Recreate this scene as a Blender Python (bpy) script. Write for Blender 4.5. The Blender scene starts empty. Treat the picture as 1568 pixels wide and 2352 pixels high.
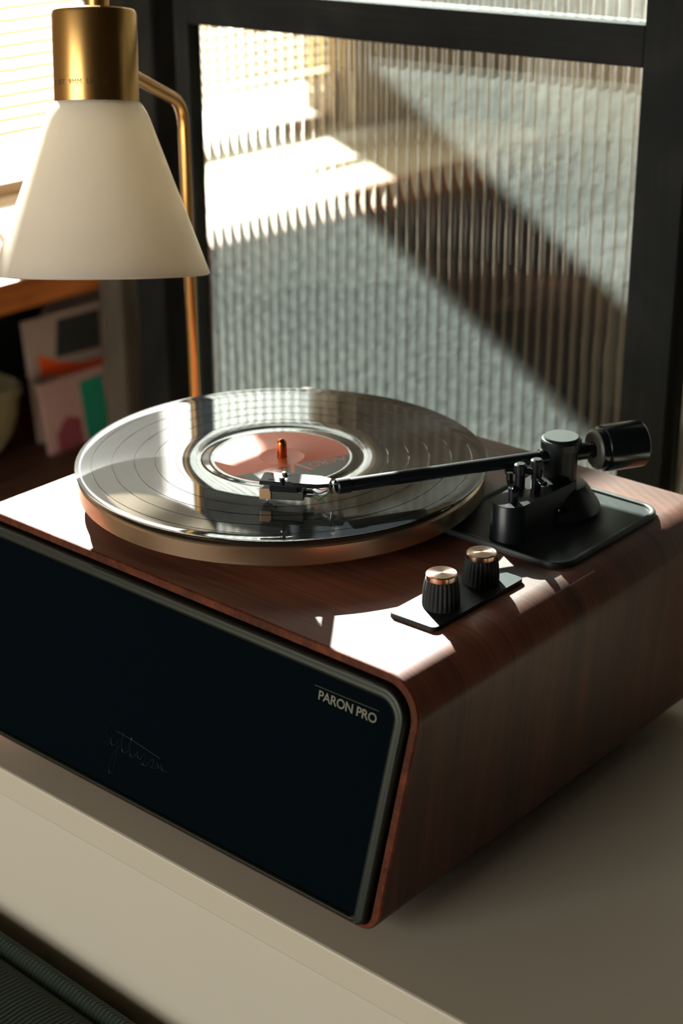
import bpy, bmesh, math, random
from mathutils import Vector, Matrix
random.seed(7)
S = bpy.context.scene
COL = S.collection

# ------------------------------------------------------------------ camera
cam_d = bpy.data.cameras.new('camera')
cam = bpy.data.objects.new('camera', cam_d); COL.objects.link(cam)
_R = Vector((0.7559, 0.6547, -0.0042)); _U = Vector((-0.2585, 0.3043, 0.9168)); _F = Vector((-0.6015, 0.6920, -0.3992))
CAMP = Vector((0.7822, -0.8336, 0.6590))
m3 = Matrix((_R, _U, -_F)).transposed()
m3 = m3.to_quaternion().to_matrix()
cam.matrix_world = Matrix.Translation(CAMP) @ m3.to_4x4()
cam_d.sensor_fit = 'HORIZONTAL'; cam_d.sensor_width = 24.0
cam_d.lens = 3850.0 / 1568.0 * 24.0
cam_d.clip_start = 0.02; cam_d.clip_end = 60
cam_d.dof.use_dof = True
cam_d.dof.focus_distance = 1.10
cam_d.dof.aperture_fstop = 6.5
S.camera = cam

# ------------------------------------------------------------------ world, sun, exposure
W = bpy.data.worlds.new('sky'); S.world = W; W.use_nodes = True
bg = W.node_tree.nodes['Background']
bg.inputs[0].default_value = (1.0, 0.97, 0.91, 1); bg.inputs[1].default_value = 8.0
SUN = Vector((math.cos(math.radians(30)) * math.cos(math.radians(-31)),
              math.cos(math.radians(30)) * math.sin(math.radians(-31)), -math.sin(math.radians(30))))
sl = bpy.data.lights.new('sun', 'SUN'); sl.energy = 60.0; sl.angle = math.radians(0.5); sl.color = (1.0, 0.965, 0.90)
so = bpy.data.objects.new('sun', sl); COL.objects.link(so)
so.rotation_euler = SUN.to_track_quat('-Z', 'Y').to_euler(); so.location = (-4, 3, 4)
def portal(name, loc, sy, sz):
    l = bpy.data.lights.new(name, 'AREA'); l.shape = 'RECTANGLE'; l.size = sz; l.size_y = sy
    l.cycles.is_portal = True
    o = bpy.data.objects.new(name, l); COL.objects.link(o); o.location = loc
    o.rotation_euler = (0, math.radians(-90), 0)
portal('window_portal', (-1.66, 1.31, 0.96), 1.28, 1.96)
lp = bpy.data.lights.new('fill_window_portal', 'AREA'); lp.shape = 'RECTANGLE'; lp.size = 2.0; lp.size_y = 1.75; lp.cycles.is_portal = True
po = bpy.data.objects.new('fill_window_portal', lp); COL.objects.link(po); po.location = (-.55, -3.16, .675); po.rotation_euler = (math.radians(90), 0, 0)
S.view_settings.view_transform = 'Standard'; S.view_settings.look = 'None'
S.view_settings.exposure = 0.18; S.view_settings.gamma = 1.0; S.view_settings.use_curve_mapping = False
S.cycles.use_denoising = True
S.cycles.use_adaptive_sampling = True; S.cycles.adaptive_threshold = .03
S.cycles.max_bounces = 8; S.cycles.diffuse_bounces = 3; S.cycles.glossy_bounces = 4
S.cycles.transmission_bounces = 5; S.cycles.transparent_max_bounces = 16
S.cycles.sample_clamp_indirect = 6.0
S.cycles.caustics_reflective = False; S.cycles.caustics_refractive = False

# ------------------------------------------------------------------ material helpers
def lin(c): return tuple((x / 255 / 12.92 if x <= 10 else ((x / 255 + .055) / 1.055) ** 2.4) for x in c) + (1,)
MATS = {}
def mat(name, rgb, rough=.5, metal=0., spec=.5, coat=0., coat_rough=.1, aniso=0., bump=0., bscale=200., vary=0., vscale=20., trans=0., sheen=0.):
    m = bpy.data.materials.new(name); m.use_nodes = True; n = m.node_tree; p = n.nodes['Principled BSDF']
    p.inputs['Base Color'].default_value = lin(rgb); p.inputs['Roughness'].default_value = rough
    p.inputs['Metallic'].default_value = metal; p.inputs['Specular IOR Level'].default_value = spec
    p.inputs['Coat Weight'].default_value = coat; p.inputs['Coat Roughness'].default_value = coat_rough
    p.inputs['Anisotropic'].default_value = aniso
    p.inputs['Sheen Weight'].default_value = sheen
    tc = n.nodes.new('ShaderNodeTexCoord')
    if vary:
        nz = n.nodes.new('ShaderNodeTexNoise'); nz.inputs['Scale'].default_value = vscale; nz.inputs['Detail'].default_value = 5
        n.links.new(tc.outputs['Object'], nz.inputs['Vector'])
        hs = n.nodes.new('ShaderNodeHueSaturation'); hs.inputs['Color'].default_value = lin(rgb)
        mr = n.nodes.new('ShaderNodeMapRange'); mr.inputs[3].default_value = 1 - vary; mr.inputs[4].default_value = 1 + vary
        n.links.new(nz.outputs['Fac'], mr.inputs[0]); n.links.new(mr.outputs[0], hs.inputs['Value'])
        n.links.new(hs.outputs[0], p.inputs['Base Color'])
    if bump:
        nz2 = n.nodes.new('ShaderNodeTexNoise'); nz2.inputs['Scale'].default_value = bscale; nz2.inputs['Detail'].default_value = 3
        n.links.new(tc.outputs['Object'], nz2.inputs['Vector'])
        b = n.nodes.new('ShaderNodeBump'); b.inputs['Strength'].default_value = bump; b.inputs['Distance'].default_value = .001
        n.links.new(nz2.outputs['Fac'], b.inputs['Height']); n.links.new(b.outputs[0], p.inputs['Normal'])
    MATS[name] = m
    return m

def wood(name, dark, mid, light, scale, rough=.4, coat=.0, bump=.15, fine=(3, 700, 3), spec=.5):
    """grain runs along the axes whose scale is small"""
    m = bpy.data.materials.new(name); m.use_nodes = True; n = m.node_tree; p = n.nodes['Principled BSDF']
    tc = n.nodes.new('ShaderNodeTexCoord')
    mp = n.nodes.new('ShaderNodeMapping'); mp.inputs['Scale'].default_value = scale
    n.links.new(tc.outputs['Object'], mp.inputs[0])
    nz = n.nodes.new('ShaderNodeTexNoise'); nz.inputs['Scale'].default_value = 1; nz.inputs['Detail'].default_value = 6; nz.inputs['Distortion'].default_value = .6
    n.links.new(mp.outputs[0], nz.inputs['Vector'])
    mp2 = n.nodes.new('ShaderNodeMapping'); mp2.inputs['Scale'].default_value = fine
    n.links.new(tc.outputs['Object'], mp2.inputs[0])
    nf = n.nodes.new('ShaderNodeTexNoise'); nf.inputs['Scale'].default_value = 1; nf.inputs['Detail'].default_value = 3
    n.links.new(mp2.outputs[0], nf.inputs['Vector'])
    r = n.nodes.new('ShaderNodeValToRGB')
    r.color_ramp.elements[0].position = .3; r.color_ramp.elements[0].color = lin(dark)
    r.color_ramp.elements[1].position = .72; r.color_ramp.elements[1].color = lin(light)
    e = r.color_ramp.elements.new(.5); e.color = lin(mid)
    n.links.new(nz.outputs['Fac'], r.inputs[0])
    mx = n.nodes.new('ShaderNodeMix'); mx.data_type = 'RGBA'; mx.blend_type = 'MULTIPLY'; mx.inputs[0].default_value = .55
    mr = n.nodes.new('ShaderNodeMapRange'); mr.inputs[1].default_value = .35; mr.inputs[2].default_value = .62; mr.inputs[3].default_value = .45; mr.inputs[4].default_value = 1.1
    n.links.new(nf.outputs['Fac'], mr.inputs[0])
    n.links.new(r.outputs[0], mx.inputs[6]); n.links.new(mr.outputs[0], mx.inputs[7])
    n.links.new(mx.outputs[2], p.inputs['Base Color'])
    p.inputs['Roughness'].default_value = rough; p.inputs['Specular IOR Level'].default_value = spec; p.inputs['Coat Weight'].default_value = coat; p.inputs['Coat Roughness'].default_value = .5
    b = n.nodes.new('ShaderNodeBump'); b.inputs['Strength'].default_value = bump; b.inputs['Distance'].default_value = .0006
    n.links.new(nf.outputs['Fac'], b.inputs['Height']); n.links.new(b.outputs[0], p.inputs['Normal'])
    return m

M_walnut = wood('walnut', (58, 27, 16), (90, 46, 28), (116, 64, 40), (3, 34, 3), rough=.52, coat=.22, fine=(7, 520, 7))
M_walnut_edge = wood('walnut_edge', (70, 32, 16), (90, 42, 22), (106, 53, 28), (60, 20, 60), rough=.6, fine=(300, 40, 300), spec=.15)
M_black = mat('black_metal', (16, 21, 25), rough=.34, spec=.5)
M_blackgloss = mat('black_gloss', (12, 17, 21), rough=.16, spec=.5)
M_armblack = mat('arm_black', (14, 19, 23), rough=.3, spec=.6)
M_weight = mat('weight_black', (12, 17, 21), rough=.19, spec=.6)
M_blacksatin = mat('black_satin_plate', (58, 62, 62), rough=.44, metal=.8)
M_fabric = mat('grille_cloth', (2, 11, 16), rough=.95, spec=.05, bump=.5, bscale=1800)
M_frame = mat('grey_frame', (52, 54, 48), rough=.42, metal=.75)
M_gap = mat('black_gap', (8, 11, 14), rough=.8)
M_brass = mat('brass', (206, 160, 96), rough=.28, metal=1., vary=.1, vscale=40)
M_champ = mat('champagne_metal', (236, 208, 176), rough=.26, metal=1., aniso=.6)
M_copper = mat('copper', (214, 128, 70), rough=.18, metal=1.)
M_knobcap = mat('knob_metal', (214, 180, 160), rough=.24, metal=1., aniso=.9)
M_rubber = mat('rubber', (20, 24, 26), rough=.7)
M_orange = mat('label_orange', (232, 100, 44), rough=.45)
M_lgrey = mat('label_grey', (74, 72, 66), rough=.45)
M_silver = mat('silver', (215, 212, 205), rough=.2, metal=1.)
M_beige = mat('beige_plastic', (196, 160, 122), rough=.4)
M_ink = mat('dark_ink', (70, 46, 22), rough=.6)
M_letter = mat('letter_grey', (108, 104, 84), rough=.5)
M_logo = mat('logo_dark', (30, 36, 40), rough=.3, metal=.4)
M_white = mat('white_table', (204, 192, 172), rough=.42, vary=.02, bump=.03, bscale=300)
M_white2 = mat('white_table_front', (206, 196, 178), rough=.5, vary=.02)
M_oak = wood('black_oak', (16, 19, 19), (26, 27, 25), (38, 37, 33), (14, 14, 14), rough=.7, fine=(120, 120, 10), bump=.4, spec=.2)
M_oak_h = wood('black_oak_rail', (16, 19, 19), (26, 27, 25), (38, 37, 33), (14, 14, 14), rough=.7, fine=(10, 160, 260), bump=.4, spec=.2)
M_brownwood = wood('brown_wood', (140, 74, 30), (176, 98, 42), (196, 116, 56), (40, 4, 40), rough=.5, fine=(300, 12, 300))
M_darkwood = wood('dark_wood', (60, 36, 24), (84, 50, 32), (102, 64, 42), (30, 3, 30), rough=.55, fine=(300, 12, 300))
M_post = wood('post_wood', (72, 62, 50), (88, 76, 62), (100, 88, 72), (30, 30, 3), rough=.6, fine=(200, 200, 10))
M_cord = mat('green_corduroy', (54, 66, 56), rough=.9, spec=.1, sheen=.15, bump=.4, bscale=1500)
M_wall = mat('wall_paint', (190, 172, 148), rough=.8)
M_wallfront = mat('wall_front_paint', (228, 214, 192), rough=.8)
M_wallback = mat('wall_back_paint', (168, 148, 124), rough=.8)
M_wallright = mat('wall_right_paint', (46, 38, 30), rough=.8)
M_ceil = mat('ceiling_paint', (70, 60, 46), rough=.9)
M_floor = wood('floor_wood', (76, 50, 32), (92, 62, 40), (106, 74, 48), (8, 1.2, 8), rough=.45, fine=(120, 6, 120))
M_blind = mat('blind_slat', (206, 178, 122), rough=.5)
M_winframe = mat('window_frame_paint', (120, 96, 66), rough=.5)
M_basket = mat('basket', (118, 106, 74), rough=.8, bump=.6, bscale=150)
M_pink = mat('cover_pink', (170, 132, 126), rough=.5, vary=.15, vscale=12)
M_covergrey = mat('cover_grey', (168, 146, 134), rough=.5, vary=.08, vscale=14)
M_photo = mat('cover_photo', (44, 46, 46), rough=.5, vary=.4, vscale=18)
M_coverorange = mat('cover_orange', (232, 84, 24), rough=.5)
M_covergreen = mat('cover_green', (22, 124, 98), rough=.5)
M_covermaroon = mat('cover_maroon', (128, 60, 68), rough=.5)
M_pages = mat('pages', (200, 190, 172), rough=.8)
M_wire = [mat('wire_red', (170, 40, 40), rough=.5), mat('wire_white', (210, 205, 195), rough=.5), mat('wire_blue', (40, 70, 130), rough=.5), mat('wire_green', (40, 110, 70), rough=.5)]

def mat_shade():
    m = bpy.data.materials.new('opal_glass'); m.use_nodes = True; n = m.node_tree; p = n.nodes['Principled BSDF']; o = n.nodes['Material Output']
    p.inputs['Base Color'].default_value = lin((240, 236, 228)); p.inputs['Roughness'].default_value = .22; p.inputs['Coat Weight'].default_value = .3
    t = n.nodes.new('ShaderNodeBsdfTranslucent'); t.inputs[0].default_value = lin((240, 234, 222))
    mx = n.nodes.new('ShaderNodeMixShader'); mx.inputs[0].default_value = .55
    n.links.new(p.outputs[0], mx.inputs[1]); n.links.new(t.outputs[0], mx.inputs[2]); n.links.new(mx.outputs[0], o.inputs[0])
    return m
M_shade = mat_shade()

def mat_reeded(name, transp, refr, tran, fres):
    m = bpy.data.materials.new(name); m.use_nodes = True; n = m.node_tree; o = n.nodes['Material Output']
    n.nodes.remove(n.nodes['Principled BSDF'])
    tr = n.nodes.new('ShaderNodeBsdfTransparent'); tr.inputs[0].default_value = (.90, .94, .92, 1)
    rf = n.nodes.new('ShaderNodeBsdfRefraction'); rf.inputs['IOR'].default_value = 1.13; rf.inputs['Roughness'].default_value = .08; rf.inputs[0].default_value = (.94, .96, .94, 1)
    tl = n.nodes.new('ShaderNodeBsdfTranslucent'); tl.inputs[0].default_value = (.76, .87, .83, 1)
    gl = n.nodes.new('ShaderNodeBsdfGlossy'); gl.inputs['Roughness'].default_value = .05
    tc = n.nodes.new('ShaderNodeTexCoord'); nz = n.nodes.new('ShaderNodeTexNoise'); nz.inputs['Scale'].default_value = 75; nz.inputs['Detail'].default_value = 2.5
    n.links.new(tc.outputs['Object'], nz.inputs['Vector'])
    bp = n.nodes.new('ShaderNodeBump'); bp.inputs['Strength'].default_value = .8; bp.inputs['Distance'].default_value = .006
    n.links.new(nz.outputs['Fac'], bp.inputs['Height']); n.links.new(bp.outputs[0], tl.inputs['Normal'])
    tot = transp + refr + tran
    m1 = n.nodes.new('ShaderNodeMixShader'); m1.inputs[0].default_value = refr / (transp + refr)
    m2 = n.nodes.new('ShaderNodeMixShader'); m2.inputs[0].default_value = tran / tot
    lw = n.nodes.new('ShaderNodeLayerWeight'); lw.inputs[0].default_value = .25
    fr = n.nodes.new('ShaderNodeMath'); fr.operation = 'MULTIPLY_ADD'; fr.inputs[1].default_value = fres; fr.inputs[2].default_value = .04; n.links.new(lw.outputs['Facing'], fr.inputs[0])
    m3_ = n.nodes.new('ShaderNodeMixShader')
    n.links.new(tr.outputs[0], m1.inputs[1]); n.links.new(rf.outputs[0], m1.inputs[2])
    n.links.new(m1.outputs[0], m2.inputs[1]); n.links.new(tl.outputs[0], m2.inputs[2])
    n.links.new(fr.outputs[0], m3_.inputs[0]); n.links.new(m2.outputs[0], m3_.inputs[1]); n.links.new(gl.outputs[0], m3_.inputs[2])
    n.links.new(m3_.outputs[0], o.inputs[0])
    return m
M_reed_back = mat_reeded('reeded_glass_back', .985, .0, .015, .0)
M_reed = mat_reeded('reeded_glass', .50, .478, .022, .4)

def mat_clear():
    m = bpy.data.materials.new('window_glass'); m.use_nodes = True; n = m.node_tree; o = n.nodes['Material Output']
    n.nodes.remove(n.nodes['Principled BSDF'])
    tr = n.nodes.new('ShaderNodeBsdfTransparent'); tr.inputs[0].default_value = (.97, .985, .98, 1)
    gl = n.nodes.new('ShaderNodeBsdfGlossy'); gl.inputs['Roughness'].default_value = .02
    mx = n.nodes.new('ShaderNodeMixShader'); mx.inputs[0].default_value = .05
    n.links.new(tr.outputs[0], mx.inputs[1]); n.links.new(gl.outputs[0], mx.inputs[2]); n.links.new(mx.outputs[0], o.inputs[0])
    return m
M_clear = mat_clear()

def mat_vinyl():
    m = bpy.data.materials.new('vinyl'); m.use_nodes = True; n = m.node_tree; p = n.nodes['Principled BSDF']
    p.inputs['Base Color'].default_value = lin((14, 17, 19)); p.inputs['Roughness'].default_value = .26
    p.inputs['Anisotropic'].default_value = 1.0; p.inputs['Anisotropic Rotation'].default_value = .25; p.inputs['Specular IOR Level'].default_value = .05
    p.inputs['Coat Weight'].default_value = 1.0; p.inputs['Coat Roughness'].default_value = .04; p.inputs['Coat IOR'].default_value = 1.95
    tg = n.nodes.new('ShaderNodeTangent'); tg.direction_type = 'RADIAL'; tg.axis = 'Z'
    n.links.new(tg.outputs[0], p.inputs['Tangent'])
    tc = n.nodes.new('ShaderNodeTexCoord'); sp = n.nodes.new('ShaderNodeVectorMath'); sp.operation = 'LENGTH'
    n.links.new(tc.outputs['Object'], sp.inputs[0])
    nz = n.nodes.new('ShaderNodeTexNoise'); nz.noise_dimensions = '1D'; nz.inputs['Scale'].default_value = 900; nz.inputs['Detail'].default_value = 2
    n.links.new(sp.outputs['Value'], nz.inputs['W'])
    mr = n.nodes.new('ShaderNodeMapRange'); mr.inputs[3].default_value = .27; mr.inputs[4].default_value = .36
    n.links.new(nz.outputs['Fac'], mr.inputs[0]); n.links.new(mr.outputs[0], p.inputs['Roughness'])
    return m
M_vinyl = mat_vinyl()
M_knobcap.node_tree.nodes['Principled BSDF'].inputs['Anisotropic Rotation'].default_value = .25
for mm in (M_champ, M_knobcap):
    n = mm.node_tree; tg = n.nodes.new('ShaderNodeTangent'); tg.direction_type = 'RADIAL'; tg.axis = 'Z'
    n.links.new(tg.outputs[0], n.nodes['Principled BSDF'].inputs['Tangent'])

# ------------------------------------------------------------------ mesh helpers
def link(name, me, m, parent=None, angle=35, smooth=True):
    o = bpy.data.objects.new(name, me); COL.objects.link(o)
    if m is not None and not me.materials: me.materials.append(m)
    if smooth:
        me.shade_smooth(); me.set_sharp_from_angle(angle=math.radians(angle))
    if parent is not None: o.parent = parent
    return o
def pyd(vs, fs):
    me = bpy.data.meshes.new('mesh'); me.from_pydata([tuple(v) for v in vs], [], fs); me.update()
    bm = bmesh.new(); bm.from_mesh(me); bmesh.ops.recalc_face_normals(bm, faces=bm.faces); bm.to_mesh(me); bm.free()
    return me
def empty(name, loc=(0, 0, 0), parent=None):
    o = bpy.data.objects.new(name, None); COL.objects.link(o); o.location = loc; o.empty_display_size = .02
    if parent: o.parent = parent
    return o
def tag(o, label, cat=None, group=None, kind=None):
    o['label'] = label
    if cat: o['category'] = cat
    if group: o['group'] = group
    if kind: o['kind'] = kind
    return o
def struct(o, label=None):
    o['kind'] = 'structure'
    if label: o['label'] = label
    return o
def boxes(lst, bev=0.):
    """lst of (x0,x1,y0,y1,z0,z1) pieces of ONE part"""
    bm = bmesh.new()
    for x0, x1, y0, y1, z0, z1 in lst:
        vs = [bm.verts.new((x, y, z)) for x in (x0, x1) for y in (y0, y1) for z in (z0, z1)]
        for f in ((0, 1, 3, 2), (4, 6, 7, 5), (0, 4, 5, 1), (2, 3, 7, 6), (0, 2, 6, 4), (1, 5, 7, 3)): bm.faces.new([vs[i] for i in f])
    bmesh.ops.recalc_face_normals(bm, faces=bm.faces)
    if bev: bmesh.ops.bevel(bm, geom=list(bm.edges), offset=bev, segments=2, profile=.6, affect='EDGES')
    me = bpy.data.meshes.new('mesh'); bm.to_mesh(me); bm.free(); return me
def loft(loops, cap0=False, cap1=False, close=True):
    n = len(loops[0]); vs = [v for l in loops for v in l]; fs = []
    for i in range(len(loops) - 1):
        for j in range(n if close else n - 1):
            k = (j + 1) % n; fs.append((i * n + j, i * n + k, (i + 1) * n + k, (i + 1) * n + j))
    if cap0: fs.append(tuple(range(n)))
    if cap1: fs.append(tuple((len(loops) - 1) * n + j for j in range(n)))
    return pyd(vs, fs)
def lathe(prof, seg=64, at=(0, 0, 0), axis=None, flute=0, fr=(0, 0), fd=0., ring=False):
    """prof [(r,z)], closed at r=0 ends; axis: direction of local z"""
    loops = []
    for i, (r, z) in enumerate(prof):
        r = max(r, 1e-5)
        l = []
        for j in range(seg):
            a = 2 * math.pi * j / seg; rr = r
            if flute and fr[0] <= i <= fr[1]: rr = r - fd * (0.5 + 0.5 * math.cos(a * flute)) ** 2
            l.append(Vector((rr * math.cos(a), rr * math.sin(a), z)))
        loops.append(l)
    if axis is not None:
        q = Vector((0, 0, 1)).rotation_difference(Vector(axis).normalized()).to_matrix()
        loops = [[q @ v for v in l] for l in loops]
    at = Vector(at)
    loops = [[v + at for v in l] for l in loops]
    me = loft(loops + [loops[0]]) if ring else loft(loops, True, True)
    if ring:
        bm = bmesh.new(); bm.from_mesh(me); bmesh.ops.remove_doubles(bm, verts=bm.verts, dist=1e-7); bmesh.ops.recalc_face_normals(bm, faces=bm.faces); bm.to_mesh(me); bm.free()
    return me
def tube(pts, r, seg=12, cap=True):
    pts = [Vector(p) for p in pts]; loops = []; up = None
    rs = r if isinstance(r, (list, tuple)) else [r] * len(pts)
    for i, p in enumerate(pts):
        t = (pts[min(i + 1, len(pts) - 1)] - pts[max(i - 1, 0)]).normalized()
        if up is None:
            up = Vector((0, 0, 1)) if abs(t.z) < .9 else Vector((1, 0, 0))
        s = t.cross(up).normalized(); up = s.cross(t).normalized()
        loops.append([p + (s * math.cos(2 * math.pi * j / seg) + up * math.sin(2 * math.pi * j / seg)) * rs[i] for j in range(seg)])
    return loft(loops, cap, cap)
def fillet(pts, rad, n=8):
    """open 3D polyline with rounded inner corners"""
    pts = [Vector(p) for p in pts]; out = [pts[0]]
    for i in range(1, len(pts) - 1):
        a, b, c_ = pts[i - 1], pts[i], pts[i + 1]
        d1 = (a - b).normalized(); d2 = (c_ - b).normalized(); ang = d1.angle(d2); t = rad / math.tan(ang / 2)
        p0 = b + d1 * t; p2 = b + d2 * t
        for k in range(n + 1):
            s = k / n; out.append(p0.lerp(b, s).lerp(b.lerp(p2, s), s))
    out.append(pts[-1]); return out
def round_poly(P, R, n=10):
    """2D polygon with arc corners; P counter-clockwise"""
    out = []; N = len(P)
    for i in range(N):
        p, a, b = Vector(P[i]), Vector(P[i - 1]), Vector(P[(i + 1) % N])
        d1 = (a - p).normalized(); d2 = (b - p).normalized(); ang = d1.angle(d2); r = R[i]
        t = r / math.tan(ang / 2); c_ = p + (d1 + d2).normalized() * (r / math.sin(ang / 2))
        s = p + d1 * t; e = p + d2 * t
        a0 = math.atan2(s.y - c_.y, s.x - c_.x); a1 = math.atan2(e.y - c_.y, e.x - c_.x)
        da = (a1 - a0 + math.pi) % (2 * math.pi) - math.pi
        for k in range(n + 1):
            aa = a0 + da * k / n; out.append(Vector((c_.x + r * math.cos(aa), c_.y + r * math.sin(aa))))
    return out
def slab(poly, z0, z1, bev=.0008):
    """2D polygon extruded in z with a small top bevel"""
    c = sum(poly, Vector((0, 0))) / len(poly)
    def L(sc, z): return [Vector((c.x + (p.x - c.x) * sc, c.y + (p.y - c.y) * sc, z)) for p in poly]
    ext = max((p - c).length for p in poly)
    k = 1 - bev / ext
    return loft([L(1, z0), L(1, z1 - bev), L(k, z1)], True, True)
def text_mesh(body, size, extrude, mat_, name, parent, mw, align='LEFT', spacing=1.0, shear=0., bold=0.):
    cu = bpy.data.curves.new('txt', 'FONT'); cu.body = body; cu.size = size; cu.extrude = extrude; cu.align_x = align; cu.space_character = spacing; cu.shear = shear; cu.offset = bold
    cu.resolution_u = 4
    t = bpy.data.objects.new('txt', cu); COL.objects.link(t)
    bpy.context.view_layer.update()
    me = bpy.data.meshes.new_from_object(t.evaluated_get(bpy.context.evaluated_depsgraph_get()))
    bpy.data.objects.remove(t)
    me.transform(mw); me.materials.clear()
    o = link(name, me, mat_, parent, smooth=False)
    return o
def frame_mat(origin, xdir, ydir):
    x = Vector(xdir).normalized(); y = Vector(ydir).normalized(); z = x.cross(y)
    return Matrix.Translation(Vector(origin)) @ Matrix((x, y, z)).transposed().to_4x4()

FLOOR = -0.74
# ------------------------------------------------------------------ room shell
XW = -1.60
struct(link('floor', boxes([(XW - .12, 2.6, -3.2, 2.6, FLOOR - .05, FLOOR)]), M_floor, smooth=False), 'wooden floor of the room')
struct(link('ceiling', boxes([(XW - .12, 2.6, -3.2, 2.6, 2.0, 2.05)]), M_ceil, smooth=False), 'dark ceiling of the room')  # coloured dark to cut the ambient light on the table top
WY0, WY1, WZ0, WZ1 = .67, 1.95, -.02, 1.94           # side window by the partition
VX0, VX1, VZ0, VZ1 = -1.55, .45, -.2, 1.55             # unseen window added behind the camera for fill light
wl = []
for y0, y1, z0, z1 in ((-3.2, WY0, FLOOR, 2.0), (WY0, WY1, FLOOR, WZ0), (WY0, WY1, WZ1, 2.0), (WY1, 2.6, FLOOR, 2.0)):
    wl.append((XW - .10, XW, y0, y1, z0, z1))
struct(link('wall_left', boxes(wl), M_wall, smooth=False), 'wall with the bright window')
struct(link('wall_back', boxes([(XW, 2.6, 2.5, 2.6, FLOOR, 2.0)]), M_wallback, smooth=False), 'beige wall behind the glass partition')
struct(link('wall_right', boxes([(2.5, 2.6, -3.2, 2.5, FLOOR, 2.0)]), M_wallright, smooth=False), 'dark brown wall on the right')
struct(link('wall_front', boxes([(XW, VX0, -3.2, -3.1, FLOOR, 2.0), (VX1, 2.5, -3.2, -3.1, FLOOR, 2.0), (VX0, VX1, -3.2, -3.1, FLOOR, VZ0), (VX0, VX1, -3.2, -3.1, VZ1, 2.0)]), M_wallfront, smooth=False), 'beige wall behind the camera')
def window(name, y0, y1, z0, z1, bars, label):
    t = empty(name, (XW - .06, (y0 + y1) / 2, z0)); struct(t, label)
    def put(nm, lst, m, p=t):
        cx, cy, cz = XW - .06, (y0 + y1) / 2, z0
        return link(nm, boxes([(a - cx, b - cx, c - cy, d - cy, e - cz, f - cz) for a, b, c, d, e, f in lst], .002), m, p, smooth=False)
    put('window_frame', [(XW - .1, XW - .02, y0, y0 + .04, z0, z1), (XW - .1, XW - .02, y1 - .04, y1, z0, z1), (XW - .1, XW - .02, y0 + .04, y1 - .04, z1 - .04, z1), (XW - .1, XW - .02, y0 + .04, y1 - .04, z0, z0 + .03)], M_winframe)
    for (c, d, e, f) in bars: put('window_bar', [(XW - .09, XW - .03, c, d, e, f) if d - c > .1 else (XW - .075, XW - .057, c, d, e, f)], M_winframe)
    put('window_pane', [(XW - .068, XW - .064, y0 + .04, y1 - .04, z0 + .03, z1 - .04)], M_clear)
    return t
window('window_1', WY0, WY1, WZ0, WZ1, [(1.004, WY1 - .04, 1.280, 1.385), (.990, 1.004, WZ0 + .03, 1.385)], 'bright side window behind the lamp')
w2 = struct(empty('fill_window', (-.55, -3.15, VZ0)), 'unseen window added behind the camera for fill light')
def wbox(nm, x0, x1, z0, z1, m, d=.04): return link(nm, boxes([(x0 + .55, x1 + .55, -d, d, z0 - VZ0, z1 - VZ0)], .002), m, w2, smooth=False)
for x0_, x1_, z0_, z1_ in ((VX0, VX0 + .05, VZ0, VZ1), (VX1 - .05, VX1, VZ0, VZ1), (VX0 + .05, VX1 - .05, VZ0, VZ0 + .05), (VX0 + .05, VX1 - .05, VZ1 - .05, VZ1), (-.575, -.525, VZ0 + .05, VZ1 - .05)):
    wbox('window_frame', x0_, x1_, z0_, z1_, M_winframe)
for x0_, x1_ in ((VX0 + .05, -.575), (-.525, VX1 - .05)): wbox('window_pane', x0_, x1_, VZ0 + .05, VZ1 - .05, M_clear, .002)

struct(link('reflection_blocker', boxes([(-46.0, -40.0, -20.0, 36.6, FLOOR - 4, 23.0)]), mat('blocker_grey', (74, 80, 80), rough=.9), smooth=False), 'unseen grey block added outside to darken the record reflection')  # unseen block added to darken the left of the record's reflection
# venetian blind
bl = tag(empty('venetian_blind', (XW + .03, 1.31, 1.272)), 'cream venetian blind with thin slats across the bright window', 'blind')
wy = 0.598
sw = .0125
def slat_mesh():
    pr = [(-sw, -.0012), (-sw * .5, .0004), (0, .001), (sw * .5, .0004), (sw, -.0012)]
    ca, sa = math.cos(math.radians(-31)), math.sin(math.radians(-31))
    lo = []
    for y in (-wy, wy):
        top = [Vector((x * ca - z * sa, y, x * sa + z * ca)) for x, z in pr]
        botm = [Vector((x * ca - (z - .0006) * sa, y, x * sa + (z - .0006) * ca)) for x, z in reversed(pr)]
        lo.append(top + botm)
    return loft(lo, True, True)
sm = slat_mesh(); sm.materials.append(M_blind)
z = 1.237; k = 0
zs = []
while z > .12: zs.append(z); z -= .0205
for z in zs:
    o = link('slat', sm, None, bl, smooth=(k == 0), angle=60); o.location = (0, 0, z - 1.272); k += 1
link('head_rail', boxes([(-.012, .012, -wy, wy, -.02, 0)], .002), M_blind, bl, smooth=False)
link('bottom_rail', boxes([(-.012, .012, -wy, wy, zs[-1] - .03 - 1.272, zs[-1] - .015 - 1.272)], .002), M_blind, bl, smooth=False)
for y in (-.45, .0, .45): link('ladder_cord', tube([(.013, y, -.03), (.013, y, zs[-1] - 1.287)], .0008, 6), M_blind, bl)

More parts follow.
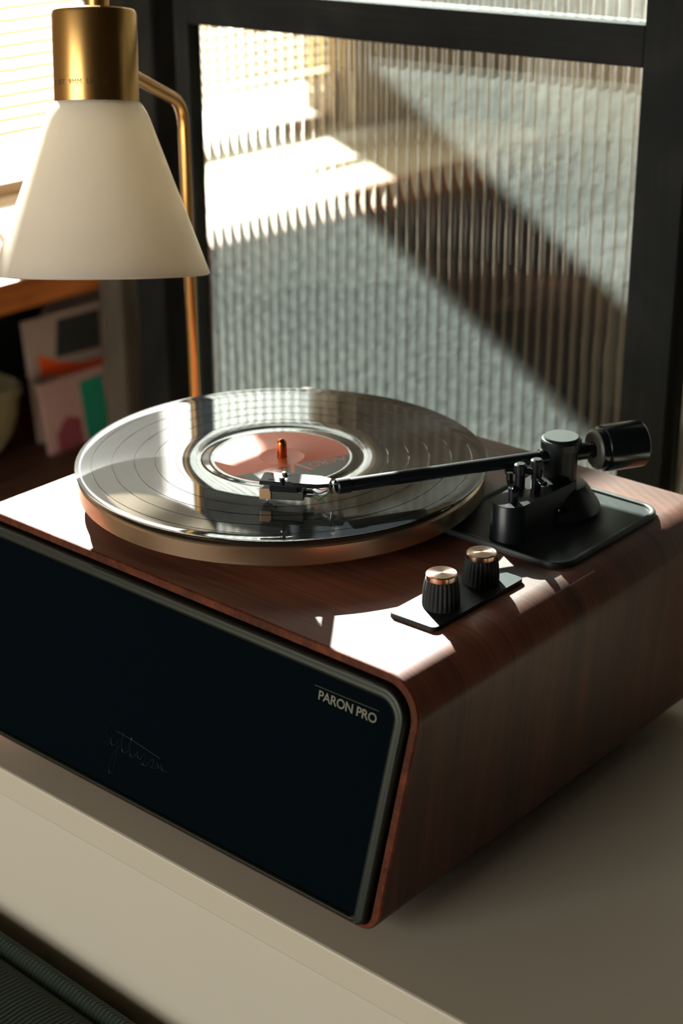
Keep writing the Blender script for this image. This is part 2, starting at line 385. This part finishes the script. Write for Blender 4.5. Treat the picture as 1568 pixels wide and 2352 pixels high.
# ------------------------------------------------------------------ glazed partition
yaw = math.radians(5); PP = Vector((.065, .36, FLOOR))
PT = empty('glass_partition', PP); PT.rotation_euler = (0, 0, yaw)
tag(PT, 'black oak framed partition with ribbed glass panes behind the record player', 'partition')
ZF = -FLOOR; TOPZ = 1.22 + ZF; TH = .034
def pbox(nm, s0, s1, z0, z1, m, d0=0, d1=TH): return link(nm, boxes([(s0, s1, d0, d1, z0, z1)], .0012), m, PT, smooth=False)
SX = [(-.496, -.478), (.0005, .043), (.46, .52)]
for a, b in SX: pbox('stile', a, b, 0, TOPZ, M_oak, 0, TH if a > -.4 else .020)
RZ = [(0, .07), (ZF - .09, ZF - .05), (ZF + .4480, ZF + .4815), (TOPZ - .05, TOPZ)]
bays = [(-.478, .0005), (.043, .46)]
for s0, s1 in bays:
    for z0, z1 in RZ: pbox('rail', s0, s1, z0, z1, M_oak_h, 0, TH)
def pane(s0, s1, z0, z1):
    pitch = (s1 - s0) / round((s1 - s0) / .0118); n = round((s1 - s0) / pitch); q = 6
    fr = []
    for i in range(n * q + 1):
        u = (i % q) / q; fr.append((s0 + pitch * i / q, .0125 - .0028 * math.sin(math.pi * u) ** .8 if (i % q) else .0125))
    lo = [[Vector((x, y, z)) for x, y in fr] + [Vector((s1, .0175, z)), Vector((s0, .0175, z))] for z in (z0, z1)]
    me = loft(lo, True, True)
    o_ = link('glass_pane', me, M_reed, PT, angle=50); o_.data.materials.append(M_reed_back)
    for f in o_.data.polygons: f.material_index = 0 if f.index < n * q else 1
    return o_
for s0, s1 in bays:
    for i in range(3): pane(s0, s1, RZ[i][1], RZ[i + 1][0])

# ------------------------------------------------------------------ table
TY = -.2066
T = tag(empty('table', (0, 0, FLOOR)), 'white cabinet table carrying the record player and lamp', 'table')
tp = link('table_top', boxes([(-.205, .62, TY, .290, ZF - .024, ZF)], .0018), M_white, T, smooth=False)
link('cabinet_body', boxes([(-.200, .61, TY + .02, .28, .06, ZF - .024)]), M_white2, T, smooth=False)
for x0, x1 in ((-.198, .608),):
    link('drawer_front', boxes([(x0, x1, TY + .003, TY + .02, .08, ZF - .0255)], .001), M_white2, T, smooth=False)
link('plinth', boxes([(-.17, .57, TY + .05, .2, 0, .06)]), M_gap, T, smooth=False)

# ------------------------------------------------------------------ record player
ZT, ZR, ZB = .1765, .2065, .012
YF, YFB, XT, XB, XL, XLB, YB = -.1577, -.1897, .2596, .2486, -.1700, -.159, .190
H = ZT - ZB
RP = tag(empty('record_player', (0, 0, 0)), 'walnut record player with black cloth front standing on the white table', 'record player')
PX = [(XLB, ZB), (XB, ZB), (XT, ZT), (XL, ZT)]
RR = [.014, .014, .027, .027]
def prof_inset(d):
    cx = (XT + XL) / 2; cz = (ZT + ZB) / 2
    P = [(XLB + d, ZB + d * .42), (XB - d, ZB + d * .42), (XT - d, ZT - d), (XL + d, ZT - d)]
    return round_poly(P, [max(r - d, .004) for r in RR], 10)
def yfr(z): return YF + (ZT - z) / H * (YFB - YF)
NO = Vector((0, -.9816, .191))
def front_loop(d, o): return [Vector((p.x, yfr(p.y), p.y)) + NO * o for p in prof_inset(d)]
def y_loop(d, y): return [Vector((p.x, y, p.y)) for p in prof_inset(d)]
shell = loft([front_loop(.006, -.012), front_loop(.006, -.0004), front_loop(.0056, 0), front_loop(.001, 0), front_loop(0, -.001),
              y_loop(0, YB - .001), y_loop(.001, YB), y_loop(.006, YB), y_loop(.006, YB - .01)])
o = link('wooden_case', shell, M_walnut, RP, angle=40)
o.data.materials.append(M_walnut_edge)
nring = len(prof_inset(0))
for f in o.data.polygons:
    if f.index < nring * 4: f.material_index = 1
link('back_panel', loft([y_loop(.0058, YB - .008), y_loop(.0058, YB - .004)], True, True), M_black, RP, smooth=False)
link('shadow_gap', loft([front_loop(.0058, -.012), front_loop(.0058, -.006), front_loop(.012, -.006)]), M_gap, RP, smooth=False)
link('front_frame', loft([front_loop(.0080, -.006), front_loop(.0080, .0034), front_loop(.0086, .0044), front_loop(.0104, .0050), front_loop(.0116, .0046), front_loop(.0132, .0052), front_loop(.0150, .0050), front_loop(.0160, .0040), front_loop(.0164, .0025), front_loop(.0164, -.004)]), M_frame, RP, angle=60)
gr = link('front_grille', loft([front_loop(.0162, -.004), front_loop(.0162, .0012), front_loop(.0174, .0022)], False, True), M_fabric, RP, angle=30)
SD = Vector((0, YFB - YF, -H)).normalized()       # down the front face
def fpt(x, s, o=0.): return Vector((x, YF, ZT)) + SD * s + NO * (o + .0022)
FX = Vector((1, 0, 0))
text_mesh('PARON PRO', .0086, .0001, M_letter, 'brand_lettering', gr, frame_mat(fpt(.1822, .0340, .0001), FX, -SD), spacing=.96, bold=.00012)['label'] = 'small grey capital lettering'
link('sticker_edge', tube([fpt(.1788, .0262, .0001), fpt(.2296, .0255, .0001)], .00012, 6), M_letter, gr)
# hand-written style logo, one stroke set
logo = []
def stroke(pts, r=.00022):
    P = [fpt(-.0005 + a * .058, .1240 + b * .058, .0002) for a, b in pts]
    out = []
    for i in range(len(P) - 1):
        p0 = P[max(i - 1, 0)]; p1 = P[i]; p2 = P[i + 1]; p3 = P[min(i + 2, len(P) - 1)]
        for k in range(5):
            t = k / 5; out.append(.5 * ((2 * p1) + (p2 - p0) * t + (2 * p0 - 5 * p1 + 4 * p2 - p3) * t * t + (3 * p1 - p0 - 3 * p2 + p3) * t ** 3))
    out.append(P[-1]); return out, r
strokes = [
    [(.03, -.10), (.0, -.03), (.05, .02), (.09, .08), (.06, .13), (.0, .10)],
    [(.10, .02), (.13, .10), (.19, .07), (.23, .0), (.22, .20), (.18, .42), (.13, .46), (.12, .34), (.20, .16), (.28, .04)],
    [(.28, .04), (.31, -.14), (.30, .06), (.34, .12), (.41, .08)],
    [(.41, .08), (.45, -.12), (.44, .06), (.48, .12), (.55, .06), (.57, .02), (.58, .08), (.63, .10)],
    [(.63, .10), (.67, .03), (.71, .08), (.66, .14), (.73, .14), (.79, .06), (.83, .02), (.85, .09), (.80, .13), (.88, .12)],
    [(.88, .12), (.91, .04), (.94, .10), (.97, .04), (1.0, .10), (1.08, .08)],
    [(.18, -.10), (.40, -.09), (.70, -.06), (.95, -.03)]]
vs = []; fs = []
for st in strokes:
    P, r = stroke(st); me = tube(P, r, 6); b0 = len(vs)
    vs += [v.co.copy() for v in me.vertices]; fs += [tuple(b0 + i for i in p.vertices) for p in me.polygons]
link('script_logo', pyd(vs, fs), M_logo, gr)['label'] = 'dark handwritten style logo lettering'
for x in (-.11, .20):
    for y in (-.13, .14): link('foot', lathe([(0, 0), (.012, 0), (.0135, .003), (.0135, ZB + .001), (0, ZB + .001)], 24, (x, y, 0)), M_rubber, RP)

# platter
link('platter_bearing', lathe([(0, ZT - .001), (.10, ZT - .001), (.10, .186), (.142, .1865), (.142, .1875), (0, .1875)], 64), M_gap, RP)
link('platter', lathe([(0, .1868), (.1465, .1868), (.1482, .1873), (.1490, .1884), (.1490, .2002), (.1486, .2008), (.1462, .2030), (.1455, .2034), (0, .2034)], 160), M_champ, RP, angle=30)
link('slip_mat', lathe([(0, .2032), (.1448, .2032), (.1448, .2048), (0, .2048)], 96), M_rubber, RP)
link('spindle', lathe([(0, .2046), (.0036, .2046), (.0036, .2165), (.0033, .2182), (.0022, .2196), (.0008, .2202), (0, .2202)], 32), M_copper, RP, angle=50)

# tonearm plate and base
PV = Vector((.1746, .1020)); AD = Vector((-.537, -.843)).normalized()
z0 = ZT
pl = round_poly([(.120, .022), (.2335, .020), (.2335, .1510), (.120, .1510)], [.016, .017, .017, .016], 10)
def shr(poly, d):
    c = sum(poly, Vector((0, 0))) / len(poly); out = []
    N = len(poly)
    for i in range(N):
        t = (poly[(i + 1) % N] - poly[i - 1]).normalized(); nrm = Vector((-t.y, t.x)); out.append(poly[i] + nrm * d)
    return out
def zl(poly, z): return [Vector((p.x, p.y, z)) for p in poly]
tb = link('tonearm_plate', loft([zl(pl, z0 - .0005), zl(pl, z0 + .0030), zl(shr(pl, .0008), z0 + .0042), zl(shr(pl, .0030), z0 + .0044), zl(shr(pl, .0040), z0 + .0036), zl(shr(pl, .0046), z0 + .0026)], True, True), M_blacksatin, RP, angle=50)
zp = z0 + .0026
base = link('tonearm_base', lathe([(0, zp), (.0300, zp), (.0305, zp + .004), (.0290, zp + .0075), (.0215, zp + .0185), (.0185, zp + .0215), (.0122, zp + .0220), (.0122, .2265), (.0143, .2275), (.0145, .2330), (.0138, .2342), (.0120, .2346), (0, .2346)], 64, (PV.x, PV.y, 0)), M_black, RP, angle=30)
link('bearing_cap', lathe([(0, .2344), (.0122, .2344), (.0126, .2352), (.0120, .2360), (0, .2360)], 48, (PV.x, PV.y, 0)), M_blacksatin, base)
# elongated arm rest block
RB = Vector((.1765, .0400))
d = (PV - RB); L = d.length; d.normalize(); nn = Vector((-d.y, d.x)); pil = []
for k in range(13):
    a = math.pi / 2 + math.pi * k / 12; pil.append(RB + (d * math.cos(a) + nn * math.sin(a)) * .0128)
pil += [PV + d * -.004 - nn * .0165, PV + d * -.004 + nn * .0165]
def grow(P, s): return [RB + (p - RB) * s for p in P]
link('arm_rest_block', loft([zl(grow(pil, 1.10), zp - .0002), zl(grow(pil, 1.06), zp + .004), zl(pil, zp + .0265), zl(grow(pil, .95), zp + .0275)], True, True), M_black, base, angle=35)
# rest post with U-shaped clip
rz = zp + .0275
link('rest_post', lathe([(0, rz - .001), (.0034, rz - .001), (.0034, rz + .0100), (0, rz + .0100)], 20, (RB.x + .001, RB.y + .001, 0)), M_black, base)
cl = []
sd = Vector((AD.x, AD.y, 0)).cross(Vector((0, 0, 1)))
bc = Vector((RB.x + .001, RB.y + .001, rz + .0105))
for t, zz in ((-.0085, .0075), (-.0078, .002), (-.004, -.001), (.0, -.0015), (.004, -.001), (.0055, .0005)): cl.append(bc + sd * -t * .9 + Vector((0, 0, zz)))
link('rest_clip', tube(fillet(cl, .0008, 3), .0024, 10), M_blackgloss, base)
for i, (q, hh) in enumerate(((Vector((.1670, .0640)), .018), (Vector((.1765, .0700)), .022))):
    link('lift_post', lathe([(0, rz - .004), (.0036, rz - .004), (.0036, rz + hh - .006), (.0044, rz + hh - .006), (.0044, rz + hh - .001), (.003, rz + hh), (0, rz + hh)], 20, (q.x, q.y, 0)), M_black, base)
link('lift_bar', tube([(.158, .058, rz + .0120), (.162, .062, rz + .0125), (.170, .066, rz + .0125), (.180, .072, rz + .0115)], .0026, 10), M_blackgloss, base)
link('lift_lever', tube([(.1765, .070, rz + .008), (.189, .060, rz + .010), (.192, .058, rz + .011)], .0018, 8), M_blackgloss, base)
link('set_screw', lathe([(0, 0), (.0022, 0), (.0022, .0016), (.0012, .0022), (0, .0022)], 16, (PV.x + .0175, PV.y - .0230, zp + .0118), Vector((.62, -.78, .2))), M_blackgloss, base)

# tonearm (moves as one): tube, headshell, cartridge, counterweight
AZ = .2218
ad3 = Vector((AD.x, AD.y, 0)); P0 = Vector((PV.x, PV.y, AZ)); AE = Vector((.0925, -.0455, AZ))
ad3 = (AE - P0).normalized()
arm = link('tonearm', tube([P0 + ad3 * .008, P0 + ad3 * .0165, P0 + ad3 * .0166, AE - ad3 * .002, AE], [.0056, .0056, .0047, .0047, .0044], 24), M_armblack, RP, angle=30)
link('arm_collar', tube([AE - ad3 * .010, AE - ad3 * .0095, AE - ad3 * .001, AE], [.0046, .0054, .0054, .0046], 24), M_black, arm, angle=30)
hx = Vector((-.857, -.515, 0)).normalized(); hy = Vector((0, 0, 1)).cross(hx)
HT = Vector((.0458, -.0693, AZ + .0010))       # tip centre of headshell
def hp(a, b, zz): return HT - hx * a + hy * b + Vector((0, 0, zz))
outl = [(0, -.0082), (0, .0082), (.016, .0084), (.017, .0070), (.021, .0072), (.023, .0086), (.040, .0082), (.0475, .0050), (.0475, -.0050), (.040, -.0082), (.023, -.0086), (.021, -.0072), (.017, -.0070), (.016, -.0084)]
def bend(a): return .0 if a < .03 else (a - .03) * -.02
link('headshell', loft([[hp(a, b, -.0012 + bend(a)) for a, b in outl], [hp(a, b, .0012 + bend(a)) for a, b in outl], [hp(.0003 + a * .99, b * .95, .0016 + bend(a)) for a, b in outl]], True, True), M_blacksatin, arm, angle=25)
for b in (-.0047, .0047):
    s_ = link('headshell_slot', boxes([(.0, .0135, -.0007, .0007, 0, .0003)]), M_gap, arm, smooth=False)
    s_.matrix_world = frame_mat(hp(.0055, b, .00165), -hx, hy)
    link('mounting_screw', lathe([(0, 0), (.0019, 0), (.0021, .0005), (.0021, .0014), (.0015, .0021), (0, .0023)], 20, hp(.0150, b, .0017)), M_silver, arm)
def cbox(nm, a0, a1, b0, b1, c0, c1, m, bev=.0006):
    o_ = link(nm, boxes([(a0, a1, b0, b1, c0, c1)], bev), m, arm, smooth=False)
    o_.matrix_world = frame_mat(HT, -hx, -hy); return o_
cbox('cartridge_mount', .0065, .026, -.0078, .0078, -.0060, -.0010, M_black)
cbox('cartridge', .0070, .030, -.0066, .0066, -.0122, -.0056, M_lgrey)
cbox('stylus_guard', -.0006, .0078, -.0076, .0076, -.0125, -.0042, M_beige, .001)
cbox('stylus_plate', .0008, .0066, -.0070, .0018, -.0043, -.0036, M_silver, .0002)
link('stylus', tube([hp(.010, 0, -.0120), hp(.004, 0, -.0150), hp(.0030, 0, -.0160)], [.0006, .0004, .0002], 8), M_silver, arm)
for i in range(4):
    b = -.0045 + i * .003; zz = -.0062 - (i % 2) * .0026
    link('terminal_sleeve', tube([hp(.029, b, zz), hp(.0355, b, zz)], .0011, 8), M_black, arm)
    link('signal_wire', tube(fillet([hp(.0355, b, zz), hp(.040, b * 1.3, zz - .002), hp(.0455, b * .6, zz + .001), hp(.050, b * .3, -.0005)], .0015, 4), .00045, 6), M_wire[i], arm)
fl = [(.0455, .0085, -.0012), (.0455, .0115, -.0060), (.0475, .0050, -.0105), (.0480, -.0040, -.0050), (.0475, -.006, -.001)]
link('finger_tab', loft([[hp(a, -b, c_) for a, b, c_ in fl], [hp(a + .0012, -b, c_) for a, b, c_ in fl]], True, True), M_black, arm, smooth=False)
cw0 = P0 - ad3 * .0
link('rear_shaft', tube([P0 - ad3 * .008, P0 - ad3 * .020, P0 - ad3 * .0201, P0 - ad3 * .034], [.0062, .0062, .0046, .0046], 20), M_black, arm, angle=30)
cwp = [(.0, .0262), (.0125, .0262), (.0145, .0275), (.0152, .0300), (.0152, .0325), (.0166, .0330), (.0170, .0345), (.0170, .0625), (.0160, .0640), (0, .0640)]
cwt = link('counterweight', lathe(cwp, 56, P0, -ad3), M_weight, arm, angle=30)
link('weight_dial', lathe([(.0060, .0258), (.0128, .0258), (.0146, .0272), (.0146, .0276), (.006, .0276)], 56, P0, -ad3, ring=True), M_lgrey, arm, angle=30)

# control plate and knobs
cp = round_poly([(.1852, -.1030), (.2215, -.1020), (.2222, -.0065), (.1860, -.0070)], [.004] * 4, 6)
plate = link('control_plate', slab(cp, ZT - .0004, ZT + .0030, .0005), M_blacksatin, RP, angle=30)
text_mesh('max', .0042, .00004, M_letter, 'dial_lettering', plate, frame_mat((.2052, -.0945, ZT + .00301), (.98, .02, 0), (-.02, .98, 0)))
hd = round_poly([(.1990, -.0968), (.2006, -.0980), (.2020, -.0966), (.2030, -.0952), (.2014, -.0944), (.1996, -.0952)], [.0003] * 6, 2)
link('source_symbol', slab(hd, ZT + .0029, ZT + .00308, .00002), M_walnut_edge, plate, smooth=False)
def knob(x, y, h, rot):
    b = empty('knob')
    bpy.data.objects.remove(b)
    zb = ZT + .003
    kb = link('knob', lathe([(0, 0), (.0119, 0), (.0122, .0016), (.0121, .0060), (.0115, h * .6), (.0106, h * .80), (.0100, h * .83), (0, h * .83)], 96, (0, 0, 0), None, 24, (2, 5), .0009), M_rubber, RP, angle=50)
    kb.location = (x, y, zb)
    c_ = link('knob_cap', lathe([(0, h * .82), (.0098, h * .82), (.0100, h * .84), (.0100, h * .97), (.0094, h), (0, h)], 64), M_knobcap, kb, angle=30)
    link('pointer_dot', lathe([(0, h), (.0005, h), (.0005, h + .00012), (0, h + .00012)], 10, (.0072 * math.cos(rot), .0072 * math.sin(rot), 0)), M_gap, kb)
    return kb
knob(.2049, -.0737, .0232, .75); knob(.2030, -.0290, .0212, .75)

# ------------------------------------------------------------------ vinyl record
VR = tag(empty('vinyl_record', (0, 0, ZR)), 'black vinyl record with orange and grey label on the platter', 'record')
pr = [(.0038, -.0016), (.1490, -.0016), (.1503, -.0012), (.1506, -.0006), (.1503, -.0001), (.1490, 0), (.1470, -.0003)]
for rg in (.1385, .1235, .1075, .0925, .0775):
    pr += [(rg + .0006, -.0003), (rg + .0003, -.0005), (rg - .0003, -.0005), (rg - .0006, -.0003)]
pr += [(.0620, -.0003), (.0610, -.0005), (.0560, -.0005), (.0550, -.0003), (.0506, -.0002), (.0500, -.0003), (.0038, -.0003)]
link('disc', lathe(pr, 192, ring=True), M_vinyl, VR, angle=30)
lb = link('label_paper', lathe([(.0038, -.0003), (.0498, -.0003), (.0498, -.00008), (.0170, -.00008), (.0166, .00002), (.0160, -.00008), (.0038, -.00008)], 96, ring=True), M_orange, VR, angle=20)
cn = Vector((.93, -.368)); ct = Vector((.368, .93)); a0 = math.acos(.0191 / .0497); seg = []
for k in range(33):
    a = -a0 + 2 * a0 * k / 32; p = cn * (.0497 * math.cos(a)) + ct * (.0497 * math.sin(a)); seg.append(p)
link('label_grey_segment', loft([zl(seg, -.00009), zl(seg, -.00003)], True, True), M_lgrey, lb, smooth=False)
tx = -ct; ty = cn
org = cn * .0215 + ct * .0400
text_mesh('AARD', .0118, .00003, M_orange, 'label_lettering', lb, frame_mat((org.x, org.y, 0), (tx.x, tx.y, 0), (ty.x, ty.y, 0)), spacing=.95)
org = cn * .0130 + ct * .0095
text_mesh('V', .0300, .00003, M_orange, 'label_lettering', lb, frame_mat((org.x, org.y, 0), (tx.x, tx.y, 0), (ty.x, ty.y, 0)))
org = cn * .0215 + ct * -.0080
text_mesh('ARK', .0118, .00003, M_orange, 'label_lettering', lb, frame_mat((org.x, org.y, 0), (tx.x, tx.y, 0), (ty.x, ty.y, 0)), spacing=.95)

# ------------------------------------------------------------------ desk lamp
LB = Vector((-.2450, .1500, FLOOR))
LP = tag(empty('floor_lamp', LB), 'brass lamp with white opal glass cone shade beside the record player', 'lamp')
def loc(p): return Vector(p) - LB
link('lamp_base', lathe([(0, 0), (.052, 0), (.054, .002), (.054, .012), (.052, .015), (.012, .017), (.010, .022), (0, .022)], 64), M_brass, LP, angle=30)
hz_f = Vector((-.656, .755, 0)); tl = math.radians(13)
AX = (Vector((0, 0, 1)) * math.cos(tl) + hz_f * math.sin(tl)).normalized()
DEP = 1.235
def pix(u, v, dep): return CAMP + (_F + _R * ((u - 784) / 3850) - _U * ((v - 1176) / 3850)) * dep
HM = pix(222, 232, DEP)      # joint of cap and shade on the axis
pm = DEP / 3850
# pole with bend into arm, ending at the back of the brass cap
ARM_AT = pix(262, 150, DEP + .030)
pole = link('pole', tube(fillet([(0, 0, .018), (-.001, 0, .4140 - FLOOR), loc(ARM_AT)], .030, 10), .0049, 20), M_brass, LP)
capl = 202 * pm; cr = 97 * pm
cap = link('brass_cap', lathe([(cr * .6, -.004), (cr * .985, -.004), (cr, 0), (cr, capl - .004), (cr * .975, capl - .0012), (cr * .93, capl), (0, capl)], 72, loc(HM), AX), M_brass, LP, angle=30)
link('top_rod', tube([loc(HM + AX * (capl - .001) + hz_f * .018), loc(HM + AX * (capl + .055) + hz_f * .018)], .0088, 20), M_brass, LP)
sl_ = 393 * pm; r0 = 96 * pm; r1 = 113 * pm; r2 = 252 * pm; th = .0028
shp = [(r0 - .004, -.0005), (r0 + .001, -.0008), (r1 - .003, -.0028), (r1, -.0075), (r1 + .0025, -.013)]
for k in range(1, 13):
    t = k / 12; shp.append((r1 + .0025 + (r2 - r1 - .0025) * t, -.013 - (sl_ - .013) * t))
shp += [(r2 - .0012, -sl_ - .0010), (r2 - th, -sl_)]
for k in range(11, -1, -1):
    t = k / 12; shp.append((r1 + .0025 - th + (r2 - r1 - .0025) * t, -.013 - (sl_ - .013) * t))
shp += [(r0 - .006, -.004)]
link('glass_shade', lathe(shp, 96, loc(HM), AX), M_shade, LP, angle=40)
link('bulb', lathe([(0, -.070), (.010, -.068), (.016, -.055), (.014, -.040), (.008, -.025), (.008, .0), (0, .0)], 32, loc(HM), AX), M_white, LP)
# rating text wrapped round the cap
tc_dir = (CAMP - HM); tc_dir = (tc_dir - AX * tc_dir.dot(AX)).normalized(); side = AX.cross(tc_dir).normalized()
def cap_text(s, ang, h, size):
    me_o = text_mesh(s, size, .00004, M_ink, 'rating_lettering', cap, Matrix.Identity(4), spacing=1.05)
    for v in me_o.data.vertices:
        a = ang + v.co.x / cr; rr = cr + .00006 + v.co.z
        v.co = loc(HM) + AX * (h + v.co.y) + (tc_dir * math.cos(a) + side * math.sin(a)) * rr
cap_text('E  SET  9MM  LED  6', -1.25, .0105, .0052)

# ------------------------------------------------------------------ shelf under the window
SHX0, SHX1 = XW + .005, -1.20
SH = tag(empty('window_shelf', (SHX0, .6, FLOOR)), 'low wooden shelf unit under the bright window', 'shelf')
def sbox(nm, x0, x1, y0, y1, z0, z1, m, bev=.002): return link(nm, boxes([(x0 - SHX0, x1 - SHX0, y0 - .6, y1 - .6, z0 - FLOOR, z1 - FLOOR)], bev), m, SH, smooth=False)
sbox('top_board', SHX0, SHX1 - .02, -.1, 2.2, -.072, -.028, M_white)
sbox('edge_strip', SHX1 - .02, SHX1, -.1, 2.2, -.076, -.027, M_brownwood)
sbox('lower_board', SHX0, SHX1 - .005, -.08, 2.18, -.375, -.345, M_darkwood)
sbox('bottom_board', SHX0, SHX1 - .005, -.08, 2.18, FLOOR, FLOOR + .03, M_darkwood)
for y0 in (-.1, 1.25, 2.18): sbox('upright', SHX0, SHX1, y0, y0 + .02, FLOOR, -.072, M_darkwood)
sbox('back_board', SHX0, SHX0 + .008, -.08, 2.18, FLOOR + .03, -.072, M_gap)
link('wooden_post', boxes([(-1.185, -1.135, .850, .915, FLOOR, .47)], .003), M_post, smooth=False)
tag(bpy.data.objects['wooden_post'], 'slim grey brown wooden post between the shelf and the partition', 'post')
tag(link('stile_stand_in', boxes([(-1.11, -1.05, .862, .942, FLOOR, .44)], .003), M_oak, smooth=False), 'short black oak stand-in for the wide left stile of the partition', 'post')  # stands in for the wide stile; short and set back so sun reaches the knobs

def magazine(name, y0, y1, x, h, lean, cover, spine, label):
    t = tag(empty(name, (x, (y0 + y1) / 2, -.345)), label, 'magazine', None)
    w = (y1 - y0) / 2
    link('pages', boxes([(-.0045, .0012, -w + .001, w - .002, .001, h - .001)]), M_pages, t, smooth=False)
    link('cover', boxes([(.0012, .0020, -w, w, 0, h), (-.0053, -.0045, -w, w, 0, h), (-.0053, .0020, -w - .0008, -w + .0004, 0, h)]), cover, t, smooth=False)
    t.rotation_euler = (0, -lean, 0)
    return t
def patch(t, nm, pts, m):
    lo = [[Vector((x, a, b)) for a, b in pts] for x in (.0019, .00225)]
    return link(nm, loft(lo, True, True), m, t, smooth=False)
mg = magazine('magazine', .800, .985, -1.300, .205, .10, M_covergrey, M_pages, 'grey magazine with dark picture and orange band on the low shelf')
patch(mg, 'cover_picture', [(-.037, .132), (.062, .128), (.068, .192), (-.025, .194)], M_photo)
patch(mg, 'cover_band', [(-.072, .108), (.03, .092), (.075, .098), (.075, .108), (.01, .112), (-.035, .126), (-.072, .146)], M_coverorange)
mg2 = magazine('magazine', .775, .950, -1.243, .118, .14, M_pink, M_pages, 'pinkish magazine with green panel standing in front on the low shelf')
patch(mg2, 'cover_panel', [(-.008, .0), (.042, .0), (.042, .104), (-.008, .104)], M_covergreen)
patch(mg2, 'cover_patch', [(-.070, .0), (-.016, .0), (-.016, .045), (-.045, .055), (-.070, .03)], M_covermaroon)
tr = tag(link('round_tray', lathe([(0, 0), (.102, 0), (.110, .004), (.108, .007), (.096, .004), (0, .004)], 48), M_covergrey), 'pale round tray standing behind the magazines on the shelf', 'tray')
tr.location = (-1.40, .995, -.2365); tr.rotation_euler = (0, math.radians(80), 0)
# storage basket
def bloop(s, z, r): return [Vector((p.x * s, p.y * s, z)) for p in round_poly([(-.11, -.17), (.11, -.17), (.11, .17), (-.11, .17)], [r] * 4, 8)]
bk = tag(empty('storage_basket', (-1.372, .592, -.345)), 'olive beige storage basket on the low shelf', 'basket')
link('basket_body', loft([bloop(.55, 0, .05), bloop(.78, .008, .05), bloop(.90, .035, .05), bloop(.97, .07, .05), bloop(1.0, .112, .05), bloop(.96, .112, .05), bloop(.93, .07, .05), bloop(.6, .02, .05)], True, True), M_basket, bk, angle=60)
link('basket_rim', loft([bloop(1.0, .107, .05), bloop(1.025, .109, .05), bloop(1.03, .117, .05), bloop(1.0, .123, .05), bloop(.955, .117, .05), bloop(.955, .109, .05)]), M_basket, bk, angle=60)

# ------------------------------------------------------------------ corduroy seat cushion on a bench
pitch = .0037; x0, x1 = -.50, .40; nR = int((x1 - x0) / pitch); q = 4
CY = -.2235; CZ = -.131
prof = [(0.004, -.115), (.006, -.075), (.004, -.030), (.0015, -.012), (-.003, -.0035), (-.0085, -.0008), (-.0135, -.003), (-.0165, -.0085), (-.0185, -.0095), (-.0215, -.006), (-.030, -.0005), (-.05, .002), (-.09, .004), (-.15, .005), (-.25, .005), (-.35, .003), (-.43, -.002), (-.47, -.012), (-.485, -.03), (-.485, -.075), (-.47, -.115)]
loops = []
for i, (dy, dz) in enumerate(prof):
    a = prof[max(i - 1, 0)]; b = prof[min(i + 1, len(prof) - 1)]
    t = Vector((b[0] - a[0], b[1] - a[1])).normalized(); nr = Vector((t.y, -t.x))
    row = []
    for j in range(nR * q + 1):
        hgt = .0011 * abs(math.sin(math.pi * j / q)) ** .7
        x = x0 + pitch * j / q + .002 * math.sin(dy * 40)
        sag = -.004 * math.sin(x * 9) if dz > -.02 else 0
        row.append(Vector((x, CY + dy - nr.x * -hgt, CZ + dz + sag + nr.y * hgt * 1.0)))
    loops.append(row)
cu_me = loft(loops, False, False, close=False)
CU = tag(empty('seat_cushion', (0, -.46, -.246)), 'dark green corduroy seat cushion in front of the table', 'cushion')
o = link('cushion_cover', cu_me, M_cord, CU, angle=80); o.location = -CU.location
tag(link('bench', boxes([(-.52, .42, -.70, -.222, -.29, -.250), (-.50, -.45, -.68, -.63, FLOOR, -.29), (.35, .40, -.68, -.63, FLOOR, -.29), (-.50, -.45, -.29, -.24, FLOOR, -.29), (.35, .40, -.29, -.24, FLOOR, -.29)]), M_darkwood, smooth=False), 'dark wooden bench under the green cushion', 'bench')
